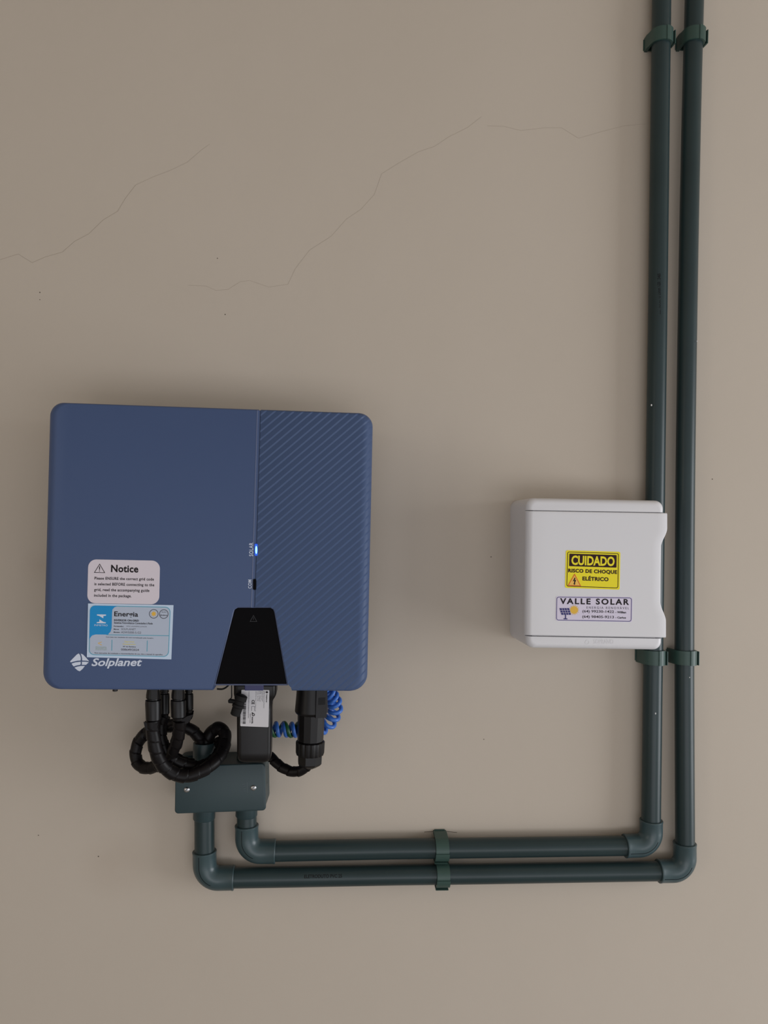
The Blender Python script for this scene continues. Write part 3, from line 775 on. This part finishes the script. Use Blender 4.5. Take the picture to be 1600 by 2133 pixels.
def hub(x, y, up, r0_, ln, h=.030, pr=None, open_=False, name='hub'):
    a = P(x, y, h); d = V((0, 0, 1 if up else -1)); mb = MB()
    if open_: prof = [(0, r0_), (ln-.001, r0_), (ln, r0_-.0006), (ln, r0_-.0025), (ln-.012, r0_-.0025)]
    else: prof = [(0, r0_), (ln-.001, r0_), (ln, r0_-.0008)]
    lathe(mb, prof, a, d, V((1, 0, 0)), 32); return mb.build(name, M['jbox'], jb)
# bottom hubs, top hubs
for x, y in ((425.6, 1690), (513.7, 1684)): 
    a = P(x, y, HP); up = max(jq[2].z, jq[3].z)+.002-a.z; a.z += up
    mb = MB(); lathe(mb, [(0, .0140), (.0085+up, .0140), (.0098+up, .0132)], a, V((0, 0, -1)), V((1, 0, 0)), 32); mb.build('hub', M['jbox'], jb)
a = P(427.5, 1600, .030); mb = MB(); lathe(mb, [(0, .0155), (.010, .0155), (.011, .0148)], a, V((0, 0, 1)), V((1, 0, 0)), 32); mb.build('hub', M['jbox'], jb)
a = P(425.0, 1585, .034); mb = MB(); lathe(mb, [(0, .0140), (.0230, .0140), (.0236, .0136), (.0236, .0118), (.010, .0118)], a, V((0, 0, 1)), V((1, 0, 0)), 32); mb.build('entry_sleeve', M['elbow'], jb, label='open slate sleeve taking in the black cables')
a = P(398, 1592, .012); mb = MB(); lathe(mb, [(0, .0135), (.010, .0135), (.014, .010), (.0155, .0)], a, V((0, 0, 1)), V((1, 0, 0)), 24); mb.build('hub', M['jbox'], jb)
a = P(516, 1588, .026); mb = MB(); lathe(mb, [(0, .0140), (.009, .0140), (.0098, .0132), (.0098, .0115), (.004, .0115)], a, V((0, 0, 1)), V((1, 0, 0)), 24); mb.build('hub', M['jbox'], jb)
# round knock-out on the right side
c_ = (jmap(JW/2, JH*.12, .026)+jmap(JW/2, JH*.12, .026))/2+V((.0006, 0, 0)); mb = MB(); pr_o = []; 
for rr_ in (.0105, .0098): pr_o.append([c_+V((.0008, math.cos(i*math.pi/12)*rr_, math.sin(i*math.pi/12)*rr_)) for i in range(24)])
mb.put(pr_o[0]+pr_o[1], [(i, (i+1) % 24, 24+(i+1) % 24, 24+i) for i in range(24)]); mb.build('knockout', M['pipe_print'], jb, smooth=None)

# ------------------------------------------------------------ black spiral wrapped cables with plugs
def plug(parent, x, y0, y1, y2, h, r, front=True):
    """plug under the inverter: x axis pixel, y0 top, y1 shoulder, y2 end"""
    zt = P(x, y0, h); zs = P(x+0.3, y1, h); ze = P(x+.8, y2, h); L1 = (zt-zs).length; L2 = (zs-ze).length
    d = (ze-zt).normalized(); mb = MB()
    lathe(mb, [(-.014, r*.80), (L1*.2, r*.82), (L1*.55, r*.92), (L1-.002, r*.94), (L1-.001, r*.8), (L1, r*.8), (L1+.0008, r*1.02), (L1+.004, r*1.06), (L1+L2*.82, r*1.0), (L1+L2*.88, r*.8), (L1+L2, r*.72)], zt, d, V((1, 0, 0)), 16)
    o = mb.build('connector', M['black'], parent, angle=30)
    mb = MB(); c_ = zt+d*(L1*.45)+V((r*.35, -r*.78, 0)); mb.box(c_, V((r*.40, 0, 0)), V((0, r*.22, 0)), d*(L1*.42)); mb.build('latch', M['black'], o, smooth=False)
    return ze
CAB = 'black spiral wrapped cables under the inverter'
def cable(label, x, y0, y1, y2, h, r, pts, cr, name='solar_cable', pitch=.011, flare=True):
    zt = P(x, y0, h)
    c = root(name, zt, label, 'cable', CAB)
    plug(c, x, y0, y1, y2, h, r)
    path = resample([P(a, b, q) for a, b, q in spline([(a, b, q) for a, b, q in pts], 10)], .0009)
    mb = MB(); mb.rings(tube_rings(path, wrap_rad(cr, pitch), 20)); mb.build('wrapped_sleeve', M['wrap'], c, angle=50)
    return c
def c6(pts): return [(250+x*.16875, 1400+y*.16875, h) for x, y, h in pts]
cable('black wrapped cable from the leftmost plug, swinging in a wide loop across the junction box', 319, 1433, 1457, 1507, .112, .0088,
      c6([(395, 600, .112), (400, 700, .112), (415, 800, .111), (430, 910, .110), (455, 1010, .108), (500, 1110, .104), (570, 1195, .100), (680, 1262, .096), (820, 1283, .093), (950, 1248, .090), (1080, 1178, .084), (1190, 1080, .074), (1265, 970, .062), (1295, 850, .052), (1285, 740, .045), (1215, 690, .040), (1140, 730, .037), (1095, 800, .036), (1065, 880, .035), (1055, 960, .034)]), .0079, pitch=.0135)
cable('black wrapped cable from the second plug, curling left around the first', 371, 1433, 1457, 1500, .108, .0086,
      c6([(735, 590, .108), (735, 660, .106), (725, 760, .102), (695, 880, .096), (640, 990, .088), (560, 1085, .078), (450, 1160, .066), (320, 1185, .056), (225, 1130, .048), (192, 1010, .044), (225, 870, .042), (310, 765, .043), (440, 705, .046), (590, 672, .048), (740, 668, .048), (860, 700, .045), (945, 770, .041), (1000, 850, .038), (1020, 950, .034)]), .0074, pitch=.0130)
cable('black wrapped cable from the rear plug beside the leftmost one', 342, 1433, 1444, 1494, .088, .0060,
      c6([(545, 540, .088), (515, 620, .088), (505, 730, .088), (520, 850, .087), (560, 960, .086), (620, 1050, .084), (720, 1112, .082), (850, 1155, .078), (980, 1160, .072), (1100, 1110, .064), (1195, 1030, .054), (1240, 930, .046), (1215, 830, .038)]), .0068, pitch=.0125)
cable('black cable from the rear plug at right, ducking behind the others', 393, 1433, 1444, 1484, .086, .0052,
      c6([(845, 500, .086), (835, 560, .080), (780, 610, .070), (690, 620, .062), (600, 640, .056), (520, 690, .058), (520, 800, .062), (570, 900, .066), (650, 1000, .066), (760, 1080, .062), (900, 1120, .056)]), .0050, pitch=.009)
def dart(parent, pts, h):
    mb = MB(); p = [P(250+x*.16875, 1400+y*.16875, h) for x, y in pts]; mb.rings([p, [q+V((0, .0009, 0)) for q in p]]); return mb
# loose tongues of the wrap
ch = [o for o in C.objects if o.name.startswith('solar_cable')]
m_ = dart(None, [(290, 615), (350, 632), (470, 640), (450, 720), (320, 720), (303, 670)], .1195); m_.build('wrap_end', M['wrap'], ch[0], smooth=False)
m_ = dart(None, [(760, 590), (830, 545), (900, 525), (868, 590), (840, 630), (760, 650)], .112); m_.build('wrap_end', M['wrap'], ch[1], smooth=False)

# ------------------------------------------------------------ black communication module
hm = .095
mod_top = P(531, 1426, hm)
md = root('communication_module', mod_top, 'black plug-in module with white printed label hanging under the inverter', 'module')
def pxring(pts, hs):
    return [[V((P(x, y, hm).x, -h, P(x, y, hm).z)) for x, y, h in r] for r in pts]
def sect(xl, xr, y, hf, hb, r=.006, n=5):
    a, b = P(xl, y, hm), P(xr, y, hm); wd = b.x-a.x; cx = (a.x+b.x)/2; dp = hf-hb
    return [V((cx+u, -(hb+dp/2)-v if False else -((hf+hb)/2+v), a.z)) for u, v in rrect(wd, dp, min(r, wd*.3, dp*.4), n)]
mb = MB()
mb.rings([sect(490, 577, 1422, .116, .078), sect(490, 577, 1440, .116, .078), sect(491, 574.5, 1446, .115, .079), sect(494, 569, 1455, .113, .081), sect(495.5, 567.5, 1472, .1125, .082),
          sect(496, 566.5, 1560, .1125, .082), sect(496.5, 565.5, 1573, .112, .083), sect(500, 562, 1579, .110, .085), sect(507, 555, 1582.5, .107, .088)])
mbody = mb.build('body', M['black'], md, angle=50)
mb = MB(); mb.rings([sect(513, 552, 1420, .1166, .110, .001), sect(513, 552, 1430.5, .1166, .110, .001)]); mb.build('seal', M['blue_ring'], md, smooth=False, label='dark blue seal')
fn = quadfn((503.0, 1437), (561.3, 1437.4), (559.3, 1514.8), (500.5, 1512.5), 62, 80)
HL = .1162
# label stands on the front face of the body
lp = paper(md, 'rating_label', fn, 62, 80, 2.0, .1162, 'paper_grey', 'white rating label with barcode', t=.0002)
k = Ink(.1167, fn)
k.poly('ink', [(56.5, 2), (59.6, 4.8), (56.5, 7.6), (53.4, 4.8)]); k.text('ink', 'Solplanet', 54.6, 9.5, 57.8, 26.5, .03, rot=-90)
k.text('ink_soft', 'ASW Monitoring Module', 49.5, 2, 51.8, 39, rot=-90)
for i, (x_, s_, l_) in enumerate(((46.8, 'Model: Wi-Fi stick', 25), (43.8, 'Input: 5V DC', 22), (41, 'IP65  Class III', 25), (38.2, 'Freq: 2.4 GHz', 24), (35.2, 'Temp: -30 to 60', 24))):
    k.text('ink_soft', s_, x_, 2.5, x_+1.9, l_, rot=-90)
k.text('ink_soft', 'AISWEI New Energy Technology Co., Ltd.', 31.4, 2.5, 33.4, 47, rot=-90)
k.text('ink', 'CE', 23.5, 22, 30, 31.5, .03, rot=-90)
k.line('ink_soft', (24, 36), (24, 46), .7); k.line('ink_soft', (30.5, 36), (30.5, 46), .7); k.line('ink_soft', (24, 36), (30.5, 36), .6)
k.circ('ink', 28, 54, 3.2, 1.5); k.disc('ink', 25.8, 50.5, 1.5); k.text('ink', 'ANATEL', 24.8, 58, 27.6, 74, .05, rot=-90)
k.text('ink_soft', '08649-21-12345', 20.3, 52, 22.3, 72, rot=-90)
k.text('ink_soft', 'Conformidade eletromagnética, este equipamento não tem direito', 15.8, 3, 18.2, 62, .01, rot=-90)
y_ = 14; random.seed(3)
while y_ < 74:
    t = random.choice((.5, .8, 1.3)); k.poly('ink', [(5.2, y_), (11.5, y_), (11.5, y_+t), (5.2, y_+t)]); y_ += t+random.choice((.45, .6, 1.1))
k.text('ink_soft', 'SN 0100B1234', 2, 52, 3.6, 74, rot=-90)
k.build(lp, {'ink': 'lettering', 'ink_soft': 'small_print'})

# ------------------------------------------------------------ dust cap with strap
cp = P(494, 1470, .124)
dc = root('dust_cap', cp, 'small black rubber dust cap hanging on a thin strap at the module', 'cap')
mb = MB(); axd = (P(480, 1484, .124)-P(505, 1446, .124)).normalized(); nn_ = V((0, -1, 0)); 
lathe(mb, [(-.0120, .0050), (-.0110, .0070), (-.006, .0072), (-.005, .0060), (-.001, .0058), (.000, .0070), (.0025, .0070), (.0035, .0060), (.0118, .0058), (.0128, .0048)], P(497, 1468, .124), (P(489.5, 1484, .124)-P(501, 1450, .124)).normalized(), nn_, 20)
mb.build('cap', M['black_matte'], dc)
mb = MB(); mb.rings(tube_rings([P(490, 1461.5, .124), P(484, 1460.5, .124), P(477.5, 1460, .124)], .0026, 12)); mb.build('tether_lug', M['black_matte'], dc)
mb = MB(); mb.rings(tube_rings([P(*p, .124) for p in spline([(482.5, 1424), (482.6, 1440), (482.5, 1452), (480, 1456), (476.5, 1459), (477, 1464)], 4)], .0007, 8)); mb.build('strap', M['black_matte'], dc)
mb = MB(); mb.rings(tube_rings([P(a, b, .115) for a, b in spline([(452, 1435), (462, 1435.5), (470, 1432.5), (477, 1426), (479, 1421)], 5)], .0010, 8)); mb.build('cord_loop', M['black_matte'], dc)

# ------------------------------------------------------------ AC cable with big connector
h = .080
ac = root('power_cable', P(650, 1430, h), 'black wrapped mains cable with large round locking connector', 'cable')
nrm = V((0, -1, 0)); R1 = lambda px: px*(DIST-h)/F_PX
a0_ = P(650.5, 1425, h); a1_ = P(645, 1593, h); dd = (a1_-a0_).normalized()
pxl = (a1_-a0_).length/168
mb = MB(); lathe(mb, [(-.01, R1(31)), (22*pxl, R1(32)), (56*pxl, R1(34)), (60*pxl, R1(32)), (62*pxl, R1(29))], a0_, dd, nrm, 32); col = mb.build('locking_collar', M['black'], ac, angle=30)
mb = MB(); lathe(mb, [(58*pxl, R1(28.0)), (117*pxl, R1(26.5)), (118*pxl, R1(25.5))], a0_, dd, nrm, 12); mb.build('barrel', M['black'], ac, smooth=False)
mb = MB(); lathe(mb, [(118.5*pxl, R1(28.5)), (120*pxl, R1(30)), (141*pxl, R1(29.5)), (147*pxl, R1(27.5)), (147.5*pxl, R1(25))], a0_, dd, nrm, 48, ribs=16, ribd=.0009); mb.build('gland_nut', M['black'], ac, angle=25)
mb = MB(); lathe(mb, [(146*pxl, R1(26)), (164*pxl, R1(25.5)), (168*pxl, R1(22)), (174*pxl, R1(12))], a0_, dd, (nrm+V((.5, 0, 0))).normalized(), 8); mb.build('cable_gland', M['black'], ac, smooth=False)
# raised window block on the collar
ctr = P(669, 1466, h+R1(29)); mb = MB()
rx = V((1, 0.30, 0)).normalized(); rn = V((.30, -1, 0)).normalized(); rn = V((rx.y*-1*-1, -rx.x, 0)); rn = V((.29, -.957, 0))
mb.box(ctr+rn*.0, rx*.0068, rn*.0020, dd*.0165); mb.build('window_block', M['black'], col, smooth=False)
mb = MB(); mb.box(P(669.5, 1460, h+R1(29))+rn*.0020, rx*.0042, rn*.0003, dd*.0042); mb.build('window', M['black_matte'], col, smooth=False)
path = resample([P(*q) for q in spline([(645, 1583, h), (642, 1592, .079), (634, 1601, .077), (622, 1606.5, .074), (608, 1607, .070), (592, 1601, .065), (579, 1592, .060), (566, 1579, .054), (552, 1570, .047), (536, 1568, .038), (524, 1574, .030), (517, 1585, .026)], 10)], .0009)
mb = MB(); mb.rings(tube_rings(path, wrap_rad(.0063, .013), 20)); mb.build('wrapped_sleeve', M['wrap'], ac, angle=50)

# ------------------------------------------------------------ coiled earth wires
def coil(label, m, pts, Rc, rw, pitch, phase, seg=10):
    c_ = root('coiled_wire', P(*pts[0]), label, 'wire', 'coiled earth wires')
    path = resample([P(*q) for q in spline(pts, 10)], pitch/22); fr = frames(path); hel = []; s = 0
    for i, p in enumerate(path):
        t, n_, b_ = fr[i]; a = 2*math.pi*i/22+phase+.7*math.sin(i*.043+phase)+.3*math.sin(i*.11)
        hel.append(p+(n_*math.cos(a)+b_*math.sin(a))*Rc)
    mb = MB(); mb.rings(tube_rings(hel, rw, seg)); mb.build('wire', M[m], c_, angle=80); return c_
main = [(545, 1519, .036), (575, 1519, .036), (610, 1520, .036), (640, 1520, .037), (662, 1518, .038), (682, 1509, .040), (692, 1495, .042), (698, 1480, .044), (697, 1464, .047), (690, 1450, .050), (682, 1438, .054), (672, 1424, .058)]
coil('bright blue coiled wire curling behind the round connector', 'wire_blue', main, .0076, .0027, .0094, 0)
gm = [(540, 1519, .036), (575, 1519, .036), (622, 1520, .036), (655, 1520, .037)]
coil('dark green coiled wire wound in with the blue one beside the module', 'wire_green', gm, .0080, .0027, .0175, 1.2)
